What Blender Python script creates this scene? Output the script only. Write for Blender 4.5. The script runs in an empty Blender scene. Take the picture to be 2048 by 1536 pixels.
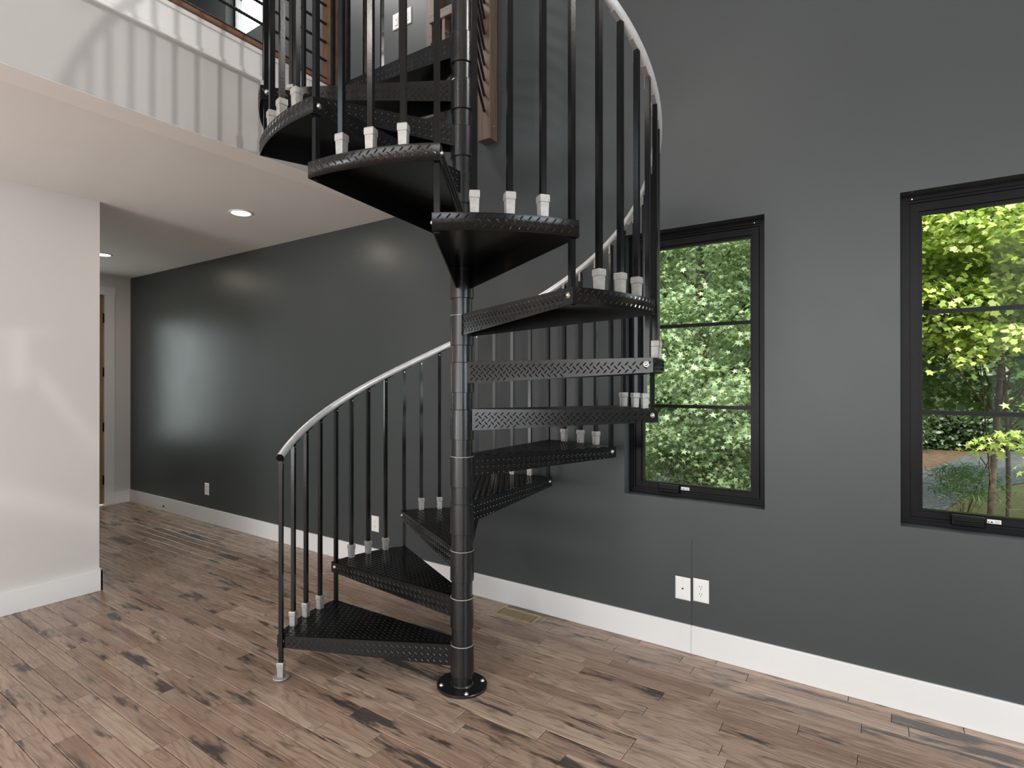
import bpy, bmesh, math, random
import numpy as np
from mathutils import Vector, Matrix
R = math.radians
C = bpy.context.scene.collection
scene = bpy.context.scene
random.seed(7); rng = np.random.default_rng(11)

# ------------------------------------------------------------------ camera
cd = bpy.data.cameras.new('camera'); cam = bpy.data.objects.new('camera', cd); C.objects.link(cam)
cd.sensor_width = 36.0; cd.lens = 1139.4 * 36 / 2048
cd.shift_x = (1024 - 939.7) / 2048; cd.shift_y = (761.08 - 768) / 2048
cd.clip_start = 0.05; cd.clip_end = 400
cam.location = (0, 0, 1.477)
cam.rotation_euler = (R(90 + 0.132), 0, R(126.05 - 90))
scene.camera = cam

# ------------------------------------------------------------------ world, sun, exposure
w = bpy.data.worlds.new('world'); scene.world = w; w.use_nodes = True
nt = w.node_tree; nt.nodes.clear()
wo = nt.nodes.new('ShaderNodeOutputWorld'); bg = nt.nodes.new('ShaderNodeBackground')
tc = nt.nodes.new('ShaderNodeTexCoord'); sp = nt.nodes.new('ShaderNodeSeparateXYZ')
rp = nt.nodes.new('ShaderNodeValToRGB')
rp.color_ramp.elements[0].position = 0.0; rp.color_ramp.elements[0].color = (0.80, 0.84, 0.86, 1)
rp.color_ramp.elements[1].position = 0.7; rp.color_ramp.elements[1].color = (0.86, 0.93, 1.0, 1)
nt.links.new(tc.outputs['Generated'], sp.inputs[0]); nt.links.new(sp.outputs['Z'], rp.inputs[0])
nt.links.new(rp.outputs[0], bg.inputs[0]); nt.links.new(bg.outputs[0], wo.inputs[0])
bg.inputs[1].default_value = 3.3
sl = bpy.data.lights.new('sun', 'SUN'); sl.energy = 8.5; sl.angle = R(12); sl.color = (1, .95, .84)
sun = bpy.data.objects.new('sun', sl); C.objects.link(sun); sun.location = (0, -6, 14)
sun.rotation_euler = (R(42), 0, R(20))
scene.view_settings.view_transform = 'Standard'; scene.view_settings.look = 'None'
scene.view_settings.exposure = 0.0; scene.view_settings.gamma = 1.0
scene.view_settings.use_curve_mapping = False
scene.cycles.use_denoising = True
scene.cycles.max_bounces = 8; scene.cycles.diffuse_bounces = 4; scene.cycles.glossy_bounces = 4
scene.cycles.transparent_max_bounces = 16; scene.cycles.caustics_reflective = False; scene.cycles.caustics_refractive = False

def area_light(name, loc, target, sx, sy, power, col, spread=180):
    l = bpy.data.lights.new(name, 'AREA'); l.shape = 'RECTANGLE'; l.size = sx; l.size_y = sy
    l.energy = power; l.color = col; l.spread = R(spread)
    o = bpy.data.objects.new(name, l); C.objects.link(o); o.location = loc
    d = Vector(target) - Vector(loc); o.rotation_euler = d.to_track_quat('-Z', 'Y').to_euler()
    return o
# daylight entering by the tall windows behind and to the right of the camera
area_light('daylight_back_window', (-1.6, -4.9, 1.9), (-1.6, 3, 2.0), 4.2, 3.6, 180, (.98, .96, .94))
area_light('daylight_back_window', (2.4, -4.9, 1.9), (2.4, 3, 2.0), 2.2, 3.6, 125, (.92, .96, 1.0))
area_light('daylight_right_window', (4.4, 0.2, 2.0), (-3, 0.4, 1.2), 2.4, 2.2, 100, (.80, .90, 1.0))
# added unseen lamp aimed up: soft fill bounced off the high ceiling
area_light('bounce_fill', (0.6, -2.2, 3.2), (0.4, -1.6, 6.5), 2.5, 2.5, 55, (1.0, .96, .93))
# added unseen fill lamp under the loft, brightening the low ceiling
area_light('fill_uplight', (-3.5, -2.6, .8), (-4.3, 1.2, 2.755), 1.1, 1.1, 36, (.95, .98, 1.0), 150)
# first two are small ceiling lamps near the dark wall: they throw the baluster shadows on the loft edge and the rod shadows on the wall
area_light('high_lamp', (3.3, 2.87, 6.2), (-2.8, 1.2, 3.0), 0.2, 0.2, 115, (1.0, .96, .92))
area_light('high_lamp', (-4.5, 2.45, 6.3), (-1.5, 3.0, 1.5), 0.22, 0.22, 115, (1.0, .97, .94))
area_light('high_lamp', (-2.1, -2.4, 5.0), (-1.4, 3.2, 1.6), 0.3, 0.3, 30, (1.0, .91, .82))  # added unseen warm lamp in mid-air, lights the wall behind the treads
# loft daylight
area_light('daylight_loft_window', (-5.4, -4.5, 5.0), (-5.0, 3, 4.4), 2.4, 1.6, 90, (.74, .87, 1.0))

# ------------------------------------------------------------------ helpers
def obj(name, me, parent=None, loc=None, rz=0.0):
    o = bpy.data.objects.new(name, me); C.objects.link(o)
    if parent is not None: o.parent = parent
    if loc is not None: o.location = loc
    if rz: o.rotation_euler = (0, 0, rz)
    return o
def empty(name, loc=(0, 0, 0)):
    o = bpy.data.objects.new(name, None); C.objects.link(o); o.location = loc; o.empty_display_size = .1
    return o
def tag(o, label=None, cat=None, group=None, kind=None):
    if label: o['label'] = label
    if cat: o['category'] = cat
    if group: o['group'] = group
    if kind: o['kind'] = kind
    return o

class MB:
    def __init__(s): s.v = []; s.f = []; s.m = []; s.sm = []
    def add(s, vs, fs, mi=0, smooth=False):
        n = len(s.v); s.v += [tuple(v) for v in vs]
        for f in fs: s.f.append([n + i for i in f]); s.m.append(mi); s.sm.append(smooth)
        return s
    def box(s, a, b, mi=0, M=None):
        x0, y0, z0 = a; x1, y1, z1 = b
        vs = [(x0,y0,z0),(x1,y0,z0),(x1,y1,z0),(x0,y1,z0),(x0,y0,z1),(x1,y0,z1),(x1,y1,z1),(x0,y1,z1)]
        if M is not None: vs = [M @ Vector(v) for v in vs]
        return s.add(vs, [(0,3,2,1),(4,5,6,7),(0,1,5,4),(1,2,6,5),(2,3,7,6),(3,0,4,7)], mi)
    def cyl(s, p0, p1, r0, r1=None, n=20, mi=0, caps=True, smooth=True):
        r1 = r0 if r1 is None else r1
        p0 = Vector(p0); p1 = Vector(p1); d = (p1 - p0).normalized()
        a = d.orthogonal().normalized(); b = d.cross(a)
        vs = []
        for p, r in ((p0, r0), (p1, r1)):
            for i in range(n):
                t = 2 * math.pi * i / n; vs.append(p + a * (r * math.cos(t)) + b * (r * math.sin(t)))
        s.add(vs, [(i, (i + 1) % n, n + (i + 1) % n, n + i) for i in range(n)], mi, smooth)
        if caps:
            s.add(vs[:n], [tuple(range(n))[::-1]], mi); s.add(vs[n:], [tuple(range(n))], mi)
        return s
    def lathe(s, prof, n=40, mi=0, smooth=True):
        vs = []
        for r, z in prof:
            for i in range(n):
                t = 2 * math.pi * i / n; vs.append((r * math.cos(t), r * math.sin(t), z))
        fs = []
        for k in range(len(prof) - 1):   # every profile segment has its own vertices, so its rims stay crisp
            s.add(vs[k*n:(k+2)*n], [(i, (i + 1) % n, n + (i + 1) % n, n + i) for i in range(n)], mi, smooth)
        return s
    def tube(s, pts, r, n=12, mi=0, caps=True):
        pts = [Vector(p) for p in pts]; rs = r if hasattr(r, '__len__') else [r] * len(pts)
        rings = []; up = None
        for i, p in enumerate(pts):
            d = (pts[min(i+1, len(pts)-1)] - pts[max(i-1, 0)]).normalized()
            if up is None: up = d.orthogonal().normalized()
            up = (up - d * up.dot(d)).normalized(); b = d.cross(up)
            rings.append([p + up * (rs[i]*math.cos(2*math.pi*k/n)) + b * (rs[i]*math.sin(2*math.pi*k/n)) for k in range(n)])
        vs = [v for rg in rings for v in rg]
        fs = [(i*n+k, i*n+(k+1) % n, (i+1)*n+(k+1) % n, (i+1)*n+k) for i in range(len(pts)-1) for k in range(n)]
        s.add(vs, fs, mi, True)
        if caps: s.add(rings[0], [tuple(range(n))[::-1]], mi); s.add(rings[-1], [tuple(range(n))], mi)
        return s
    def mesh(s, name, mats):
        me = bpy.data.meshes.new(name); me.from_pydata(s.v, [], s.f)
        for m in (mats if isinstance(mats, (list, tuple)) else [mats]): me.materials.append(m)
        me.polygons.foreach_set('material_index', s.m); me.polygons.foreach_set('use_smooth', s.sm)
        me.update(); return me
    def build(s, name, mats, parent=None, loc=None, rz=0.0):
        return obj(name, s.mesh(name, mats), parent, loc, rz)

def bevelled(o, wd, seg=2):
    m = o.modifiers.new('bevel', 'BEVEL'); m.width = wd; m.segments = seg; m.limit_method = 'ANGLE'
    return o

# ------------------------------------------------------------------ materials
class Mat:
    def __init__(s, name):
        s.m = bpy.data.materials.new(name); s.m.use_nodes = True; s.nt = s.m.node_tree
        s.b = s.nt.nodes['Principled BSDF']; s.out = s.nt.nodes['Material Output']
    def n(s, t, **k):
        x = s.nt.nodes.new(t)
        for a, v in k.items(): setattr(x, a, v)
        return x
    def l(s, a, b): s.nt.links.new(a, b)
    def noise(s, scale, detail=4, rough=.55, vec=None, dist=0.0):
        x = s.n('ShaderNodeTexNoise'); x.inputs['Scale'].default_value = scale
        x.inputs['Detail'].default_value = detail; x.inputs['Roughness'].default_value = rough
        x.inputs['Distortion'].default_value = dist
        if vec is None:
            g = s.n('ShaderNodeTexCoord'); vec = g.outputs['Object']
        s.l(vec, x.inputs['Vector']); return x.outputs['Fac']
    def ramp(s, fac, stops):
        x = s.n('ShaderNodeValToRGB'); e = x.color_ramp.elements
        while len(e) < len(stops): e.new(0.5)
        for i, (p, c) in enumerate(stops):
            e[i].position = p; e[i].color = (*c, 1) if len(c) == 3 else c
        s.l(fac, x.inputs[0]); return x.outputs[0]
    def mix(s, fac, a, b, mode='MIX'):
        x = s.n('ShaderNodeMix', data_type='RGBA', blend_type=mode)
        for i, v in ((0, fac), (6, a), (7, b)):
            if isinstance(v, (int, float)): x.inputs[i].default_value = v
            elif isinstance(v, tuple): x.inputs[i].default_value = (*v, 1)
            else: s.l(v, x.inputs[i])
        return x.outputs[2]
    def math(s, op, a, b=None, clamp=False):
        x = s.n('ShaderNodeMath', operation=op); x.use_clamp = clamp
        for i, v in ((0, a), (1, b)):
            if v is None: continue
            if isinstance(v, (int, float)): x.inputs[i].default_value = v
            else: s.l(v, x.inputs[i])
        return x.outputs[0]
    def bump(s, h, strength=.3, dist=.002):
        x = s.n('ShaderNodeBump'); x.inputs['Strength'].default_value = strength; x.inputs['Distance'].default_value = dist
        s.l(h, x.inputs['Height']); s.l(x.outputs[0], s.b.inputs['Normal'])
    def col(s, c): s.l(c, s.b.inputs['Base Color']) if not isinstance(c, tuple) else setattr(s.b.inputs['Base Color'], 'default_value', (*c, 1))
    def set(s, rough=None, metal=None, spec=None, coat=None, coat_r=None):
        for k, v in (('Roughness', rough), ('Metallic', metal), ('Specular IOR Level', spec), ('Coat Weight', coat), ('Coat Roughness', coat_r)):
            if v is not None: s.b.inputs[k].default_value = v
        return s

def simple(name, c1, c2=None, scale=12, rough=.5, metal=0, spec=.5, bump=None, bdist=.001, lo=.35, hi=.65):
    m = Mat(name); m.set(rough, metal, spec)
    f = m.noise(scale)
    m.col(m.ramp(f, [(lo, c1), (hi, c2 or tuple(x * .9 for x in c1))]))
    if bump: m.bump(m.noise(bump), .35, bdist)
    return m.m

def paint(name, c, rough, var=.06, bumpscale=260, spec=.5, rv=.06):
    m = Mat(name); m.set(rough, 0, spec)
    g = m.n('ShaderNodeNewGeometry').outputs['Position']
    f = m.noise(1.3, 3, .5, g)
    m.col(m.ramp(f, [(.3, tuple(x * (1 - var) for x in c)), (.7, tuple(x * (1 + var) for x in c))]))
    r = m.noise(2.2, 4, .6, g)
    mr = m.n('ShaderNodeMapRange'); mr.inputs[3].default_value = rough - rv; mr.inputs[4].default_value = rough + rv
    m.l(r, mr.inputs[0]); m.l(mr.outputs[0], m.b.inputs['Roughness'])
    h = m.noise(bumpscale, 3, .6, g); m.bump(h, .12, .0012)
    return m.m

M_dark = paint('charcoal_wall_paint', (.050, .0565, .0570), .36, .05, 200, .34)
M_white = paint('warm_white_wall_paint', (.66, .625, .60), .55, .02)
M_fascia = paint('dimmed_fascia_paint', (.52, .50, .485), .55, .02)  # wall paint darkened, dimmer light on the fascia put into the colour
M_ceil = paint('flat_ceiling_paint', (.76, .74, .715), .8, .03)
M_ceil2 = paint('ceiling_edge_paint', (.82, .79, .76), .7, .02)
M_trim = paint('white_trim_enamel', (.74, .73, .715), .33, .015, 120)
M_blackmetal = simple('black_powder_coated_steel', (.005, .0052, .0058), (.008, .0078, .0078), 9, .2, 0, .30, 90, .0006)
M_galv = simple('cast_grey_metal', (.42, .40, .38), (.33, .32, .30), 60, .45, .35, .5, 240, .0008)
M_zinc = simple('bright_zinc_bolt', (.75, .72, .66), (.6, .58, .52), 80, .3, .9)
M_alu = simple('brushed_aluminium_rail', (.78, .78, .77), (.68, .68, .68), 25, .38, .45, .5, 300, .0003)
M_winblack = simple('black_window_vinyl', (.004, .004, .005), (.006, .006, .0075), 14, .26, 0, .11)
M_plate = simple('white_plastic_plate', (.80, .79, .77), (.76, .75, .73), 6, .35)
M_hole = simple('dark_slot', (.01, .01, .01), (.02, .018, .016), 8, .7)
M_brass = simple('tan_register_metal', (.44, .34, .20), (.36, .27, .16), 40, .45, .25)
M_rebar = simple('black_rebar', (.012, .012, .013), (.03, .024, .02), 40, .5, .3)
M_sky_frame = simple('upper_window_sash', (.55, .57, .58), (.5, .52, .53), 8, .4)
M_door = simple('tan_front_door', (.28, .17, .09), (.22, .13, .07), 7, .4)
M_subfloor = simple('subfloor', (.05, .035, .025), (.03, .022, .016), 8, .9)

def black_plate():
    m = Mat('black_diamond_plate_paint'); m.set(.30, 0, .42)
    g = m.n('ShaderNodeNewGeometry').outputs['Position']
    f = m.noise(5, 5, .6, g); g2 = m.noise(60, 3, .6, g)
    base = m.ramp(g2, [(.3, (.004, .0042, .0046)), (.75, (.007, .0068, .0066))])
    m.col(m.mix(m.ramp(f, [(.60, (0, 0, 0)), (.78, (.5, .5, .5))]), base, (.030, .021, .015)))
    mr = m.n('ShaderNodeMapRange'); mr.inputs[3].default_value = .14; mr.inputs[4].default_value = .30
    m.l(f, mr.inputs[0]); m.l(mr.outputs[0], m.b.inputs['Roughness'])
    return m.m
M_dp = black_plate()
def pole_mat():
    m = Mat('worn_black_pole_paint'); m.set(.27, 0, .55)
    g = m.n('ShaderNodeNewGeometry').outputs['Position']
    mp = m.n('ShaderNodeMapping'); mp.inputs['Scale'].default_value = (1, 1, .45); m.l(g, mp.inputs[0])
    f = m.noise(9, 6, .7, mp.outputs[0]); sc = m.noise(55, 4, .75, mp.outputs[0])
    base = m.ramp(sc, [(.3, (.005, .0055, .0065)), (.7, (.010, .0095, .0095)), (.93, (.08, .068, .056))])
    m.col(m.mix(m.ramp(f, [(.60, (0, 0, 0)), (.75, (.55, .55, .55))]), base, (.060, .026, .012)))
    mr = m.n('ShaderNodeMapRange'); mr.inputs[3].default_value = .16; mr.inputs[4].default_value = .42
    m.l(f, mr.inputs[0]); m.l(mr.outputs[0], m.b.inputs['Roughness'])
    return m.m
M_pole = pole_mat()

def wood_floor():
    m = Mat('stained_hickory_plank'); m.set(.26, 0, .5)
    g = m.n('ShaderNodeNewGeometry'); oi = m.n('ShaderNodeObjectInfo')
    rnd = m.math('FRACT', m.math('ADD', m.math('MULTIPLY', oi.outputs['Random'], 7.13), g.outputs['Random Per Island']))
    rnd2 = m.math('FRACT', m.math('MULTIPLY', rnd, 17.37)); rnd3 = m.math('FRACT', m.math('MULTIPLY', rnd, 61.7))
    off = m.n('ShaderNodeCombineXYZ'); m.l(m.math('MULTIPLY', rnd, 40), off.inputs[0]); m.l(m.math('MULTIPLY', rnd2, 23), off.inputs[1]); m.l(m.math('MULTIPLY', rnd3, 9), off.inputs[2])
    va = m.n('ShaderNodeVectorMath', operation='ADD'); m.l(g.outputs['Position'], va.inputs[0]); m.l(off.outputs[0], va.inputs[1])
    def mp(sx, sy):
        x = m.n('ShaderNodeMapping'); x.inputs['Scale'].default_value = (sx, sy, 1); m.l(va.outputs[0], x.inputs[0]); return x.outputs[0]
    # board tone
    tone = m.ramp(rnd, [(0, (.270, .178, .130)), (.3, (.390, .280, .210)), (.55, (.325, .226, .172)), (.8, (.450, .338, .258)), (1, (.285, .184, .134))])
    # grain: long fibres + cathedral figure
    fib = m.noise(60, 4, .65, mp(.05, 1.6))
    wv = m.n('ShaderNodeTexNoise'); wv.inputs['Scale'].default_value = 3.0; wv.inputs['Detail'].default_value = 2; m.l(mp(.35, 2.2), wv.inputs['Vector'])
    rings = m.math('FRACT', m.math('MULTIPLY', wv.outputs['Fac'], 17.0))
    rings = m.ramp(rings, [(0, (.68, .66, .64)), (.22, (1.05, 1.05, 1.05)), (.8, (1.0, 1.0, 1.0)), (1, (.68, .66, .64))])
    c = m.mix(1.0, tone, rings, 'MULTIPLY')
    c = m.mix(1.0, c, m.ramp(fib, [(.28, (.72, .70, .68)), (.52, (1.0, 1.0, 1.0)), (.8, (1.2, 1.2, 1.2))]), 'MULTIPLY')
    # reddish and greyed areas
    c = m.mix(m.ramp(m.noise(2.2, 3, .5, mp(.5, 3)), [(.5, (0, 0, 0)), (.72, (.5, .5, .5))]), c, (.20, .105, .070))
    # black stain marks drawn out along the board, ragged across the grain
    st = m.noise(2.5, 5, .62, mp(.85, 4.2), .35); rag = m.noise(40, 3, .7, mp(.25, 2.0))
    st = m.math('ADD', st, m.math('MULTIPLY', m.math('SUBTRACT', rag, .5), .17))
    st = m.math('ADD', st, m.math('MULTIPLY', m.math('SUBTRACT', rnd3, .5), .10))
    c = m.mix(m.ramp(st, [(.560, (0, 0, 0)), (.635, (.88, .88, .88))]), c, (.036, .033, .034))
    m.col(c)
    mr = m.n('ShaderNodeMapRange'); mr.inputs[3].default_value = .20; mr.inputs[4].default_value = .36
    m.l(fib, mr.inputs[0]); m.l(mr.outputs[0], m.b.inputs['Roughness'])
    hh = m.math('ADD', m.math('MULTIPLY', fib, .5), m.noise(9, 2, .5, mp(.3, 2)))
    m.bump(hh, .22, .0012)
    return m.m
M_floor = wood_floor()

def raw_wood(name, dk, lt, axis=2):
    m = Mat(name); m.set(.55, 0, .4)
    g = m.n('ShaderNodeTexCoord').outputs['Object']
    sc = [14, 14, 14]; sc[axis] = .9
    x = m.n('ShaderNodeMapping'); x.inputs['Scale'].default_value = sc; m.l(g, x.inputs[0])
    f = m.noise(4, 5, .6, x.outputs[0], .6)
    m.col(m.ramp(f, [(.25, dk), (.6, lt), (.85, tuple(a * 1.15 for a in lt))])); m.bump(f, .3, .002)
    return m.m
M_nosing = raw_wood('brown_floor_nosing', (.11, .055, .030), (.20, .105, .060), 1)
M_post = raw_wood('brown_stained_post', (.070, .034, .018), (.135, .068, .036), 2)
M_fir = raw_wood('weathered_fir_post', (.058, .037, .026), (.135, .088, .062), 2)
M_firx = raw_wood('weathered_fir_rail', (.06, .042, .032), (.13, .09, .068), 0)

def glass_mat():
    m = Mat('window_glass'); nt = m.nt
    t = m.n('ShaderNodeBsdfTransparent'); t.inputs[0].default_value = (.93, .96, .94, 1)
    g = m.n('ShaderNodeBsdfGlossy'); g.inputs['Roughness'].default_value = .02
    fr = m.n('ShaderNodeFresnel'); fr.inputs[0].default_value = 1.45
    mx = m.n('ShaderNodeMixShader'); m.l(m.math('MULTIPLY', fr.outputs[0], .08), mx.inputs[0]); m.l(t.outputs[0], mx.inputs[1]); m.l(g.outputs[0], mx.inputs[2])
    m.l(mx.outputs[0], m.out.inputs[0]); return m.m
M_glass = glass_mat()
def emis(name, c, s):
    m = Mat(name); m.col((.9, .9, .88)); m.b.inputs['Emission Color'].default_value = (*c, 1); m.b.inputs['Emission Strength'].default_value = s
    return m.m
M_lamp = emis('lit_lamp_diffuser', (1, .93, .82), 9)

def leaf_mat(name, c1, c2, c3):
    m = Mat(name)
    g = m.n('ShaderNodeNewGeometry'); r = g.outputs['Random Per Island']
    tone = m.ramp(r, [(0, c1), (.55, c2), (1, c3)])
    d = m.n('ShaderNodeBsdfDiffuse'); t = m.n('ShaderNodeBsdfTranslucent'); gl = m.n('ShaderNodeBsdfGlossy'); gl.inputs['Roughness'].default_value = .45
    m.l(tone, d.inputs[0]); m.l(m.mix(.4, tone, (.30, .42, .08)), t.inputs[0])
    a = m.n('ShaderNodeMixShader'); a.inputs[0].default_value = .42; m.l(d.outputs[0], a.inputs[1]); m.l(t.outputs[0], a.inputs[2])
    b = m.n('ShaderNodeMixShader'); b.inputs[0].default_value = .06; m.l(a.outputs[0], b.inputs[1]); m.l(gl.outputs[0], b.inputs[2])
    m.l(b.outputs[0], m.out.inputs[0]); return m.m
M_leafA = leaf_mat('star_leaf_green', (.12, .20, .085), (.31, .42, .21), (.52, .62, .37))
M_leafB = leaf_mat('yellow_green_leaf', (.28, .42, .08), (.56, .68, .16), (.82, .86, .34))
M_leafC = leaf_mat('deep_green_leaf', (.05, .12, .035), (.10, .20, .06), (.17, .29, .09))
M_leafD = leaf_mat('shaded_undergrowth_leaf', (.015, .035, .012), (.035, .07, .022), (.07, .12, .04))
M_needle = leaf_mat('pine_green', (.05, .13, .05), (.08, .18, .06), (.13, .24, .09))
M_bark = simple('grey_brown_bark', (.16, .12, .09), (.07, .05, .04), 14, .9, 0, .2, 30, .01)

# ------------------------------------------------------------------ structure
W = 3.2264; H = 2.755; XF = -2.852; XW = -4.503; XE = -7.54; YB = -5.0; XR = 4.5; ZC = 6.5; LF = 3.37
def wall_grid(name, mat, axis, pos, thick, a0, a1, z0, z1, holes, flip=1):
    """wall in plane axis=pos with rectangular openings; thick goes away from the room"""
    us = sorted({a0, a1, *[h[0] for h in holes], *[h[1] for h in holes]}); zs = sorted({z0, z1, *[h[2] for h in holes], *[h[3] for h in holes]})
    inh = lambda u, z: any(h[0] < u < h[1] and h[2] < z < h[3] for h in holes)
    P = (lambda u, d, z: (u, pos + d, z)) if axis == 'y' else (lambda u, d, z: (pos + d, u, z))
    mb = MB()
    for i in range(len(us) - 1):
        for j in range(len(zs) - 1):
            u0, u1, za, zb = us[i], us[i+1], zs[j], zs[j+1]
            if inh((u0+u1)/2, (za+zb)/2): continue
            for d in (0, thick):
                mb.add([P(u0, d, za), P(u1, d, za), P(u1, d, zb), P(u0, d, zb)], [(0, 1, 2, 3)])
    for h in holes + [(a0, a1, z0, z1)]:
        for (ua, za, ub, zb) in ((h[0], h[2], h[1], h[2]), (h[1], h[2], h[1], h[3]), (h[1], h[3], h[0], h[3]), (h[0], h[3], h[0], h[2])):
            mb.add([P(ua, 0, za), P(ub, 0, zb), P(ub, thick, zb), P(ua, thick, za)], [(0, 1, 2, 3)])
    o = mb.build(name, mat); tag(o, kind='structure'); return o
WIN = [(-1.231, -.493, .826, 2.332), (.058, .796, .826, 2.332)]
WIN3 = (-5.43, -4.69, 4.90, 6.40)
wall_grid('wall_back', M_dark, 'y', W, .16, XE - .15, XR + .15, -.3, ZC, WIN + [WIN3])
DY0, DY1, DZ = 2.015, 2.93, 2.515
wall_grid('wall_end', M_white, 'x', XE, -.15, YB, W, -.3, H + .02, [(DY0, DY1, 0.0, DZ)])
wall_grid('wall_end', M_dark, 'x', XE, -.15, YB, W, H + .02, ZC, [])
def sbox(name, a, b, m, parent=None, bev=0, kind='structure'):
    o = MB().box(a, b).build(name, m, parent)
    if bev: bevelled(o, bev)
    if parent is None: tag(o, kind=kind)
    return o
sbox('wall_left', (XE, YB, 0), (XW, 1.722, H), M_white)
wall_grid('wall_front', M_white, 'y', YB, -.15, XE, XR, -.3, ZC, [(-3.5, .3, .7, 4.5), (1.3, 3.5, .7, 4.1), (-6.7, -4.1, 4.1, 5.9)])
wall_grid('wall_right', M_dark, 'x', XR, .15, YB, W, -.3, ZC, [(-1.1, 1.5, .9, 3.7)])
sbox('ceiling_upper', (XE - .15, YB - .15, ZC), (XR + .15, W + .16, ZC + .2), M_ceil)
sbox('ceiling', (XE, YB, H), (XF, W, 3.342), M_ceil)
# fascia of the loft, its trim boards and nosing
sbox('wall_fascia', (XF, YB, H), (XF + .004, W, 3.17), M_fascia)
sbox('ceiling_edge', (-3.02, YB, H - .003), (XF + .002, W, H + .001), M_ceil2)
f = MB(); f.box((XF, YB, 3.168), (XF + .016, W, 3.342)).build('trim_1', M_trim); tag(C.objects['trim_1'], kind='structure')
t2 = MB().box((XF, YB, 3.163), (XF + .032, W, 3.190)).build('trim_2', M_trim); tag(t2, kind='structure'); bevelled(t2, .006)
t3 = MB().box((XF, YB, 3.316), (XF + .026, W, 3.3415)).build('trim_3', M_trim); tag(t3, kind='structure'); bevelled(t3, .004)
t4 = MB().box((XE, YB, 3.342), (XF + .036, W, LF)).build('floor_loft', M_nosing); tag(t4, kind='structure'); bevelled(t4, .006)

# baseboards
BH = .153
def base(name, a, b):
    o = MB().box(a, b).build(name, M_trim); bevelled(o, .003, 2); tag(o, kind='structure'); return o
base('baseboard_back', (XE, W - .017, 0), (-.852, W, BH)); base('baseboard_back', (-.8514, W - .017, 0), (XR, W, BH))
base('baseboard_left', (XW, YB, 0), (XW + .018, 1.740, .150)); base('baseboard_hall', (XE, 1.722, 0), (XW + .018, 1.740, .150))
base('baseboard_end', (XE, 3.037, 0), (XE + .017, W - .017, BH))
base('baseboard_loft', (XE, W - .017, LF), (XF + .02, W, LF + .14))
# the hairline joint in the dark wall between the two right-hand plates
o = MB().box((-.8517, W - .0012, BH), (-.8502, W + .001, .62)).build('trim_4', M_hole); tag(o, kind='structure')

# ------------------------------------------------------------------ floor of planks
floor = MB().box((XE - .15, YB - .15, -.30), (XR + .15, W + .16, -.016)).build('floor', M_subfloor); tag(floor, kind='structure')
PW = .0845
fa = R(126.05); fwd = Vector((math.cos(fa), math.sin(fa))); rgt = Vector((math.sin(fa), -math.cos(fa)))
def screen(x, y):
    d = x * fwd.x + y * fwd.y; r = x * rgt.x + y * rgt.y
    if d < .2: return None
    return 939.7 + 1139.4 * r / d, 761 + 1139.4 * 1.477 / d, d
def plank_geo(mb, L, x0=0, y0=0, dz=0):
    g = .0010; bv = .0020; t = .0155
    x1 = x0 + L; y1 = y0 + PW
    o = [(x0+g, y0+g), (x1-g, y0+g), (x1-g, y1-g), (x0+g, y1-g)]; i = [(x0+g+bv, y0+g+bv), (x1-g-bv, y0+g+bv), (x1-g-bv, y1-g-bv), (x0+g+bv, y1-g-bv)]
    vs = [(a, b, -t) for a, b in o] + [(a, b, -bv*.8+dz) for a, b in o] + [(a, b, dz) for a, b in i]
    fs = [(0, 1, 5, 4), (1, 2, 6, 5), (2, 3, 7, 6), (3, 0, 4, 7), (4, 5, 9, 8), (5, 6, 10, 9), (6, 7, 11, 10), (7, 4, 8, 11), (8, 9, 10, 11)]
    mb.add(vs, fs)
LENS = [.32, .41, .50, .58, .67, .76, .88, 1.02]
pmesh = {}
for L in LENS:
    mb = MB(); plank_geo(mb, L); pmesh[L] = mb.mesh('plank', M_floor)
cand = []; rows = int((3.163 - YB) / PW) + 1
for k in range(-1, rows):
    y0 = 3.163 - (k + 1) * PW; x = XE - random.random() * .8
    while x < XR:
        L = random.choice(LENS); xa = x; x += L
        s = screen(xa + L / 2, y0 + PW / 2); vis = 0
        for fx in (0, .25, .5, .75, 1):
            q = screen(xa + L * fx, y0 + PW / 2)
            if q and -10 < q[0] < 2058 and q[1] < 1560 and not (xa + L * fx < XW and y0 < 1.70) and y0 < W - .03: vis = max(vis, 1 / q[2] ** 2 * L)
        cand.append((vis, xa, y0, L))
vs_ = sorted([c for c in cand if c[0] > 0], reverse=True)[:298]; chosen = set(vs_)
rest = MB()
for c in cand:
    vis, xa, y0, L = c
    if c in chosen:
        p = obj('plank', pmesh[L], floor, (xa, y0, random.uniform(-.0005, .0003)))
    else: plank_geo(rest, L, xa, y0, random.uniform(-.0005, .0003))
ro = rest.build('plank_field', M_floor, floor); tag(ro, kind='stuff')

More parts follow.
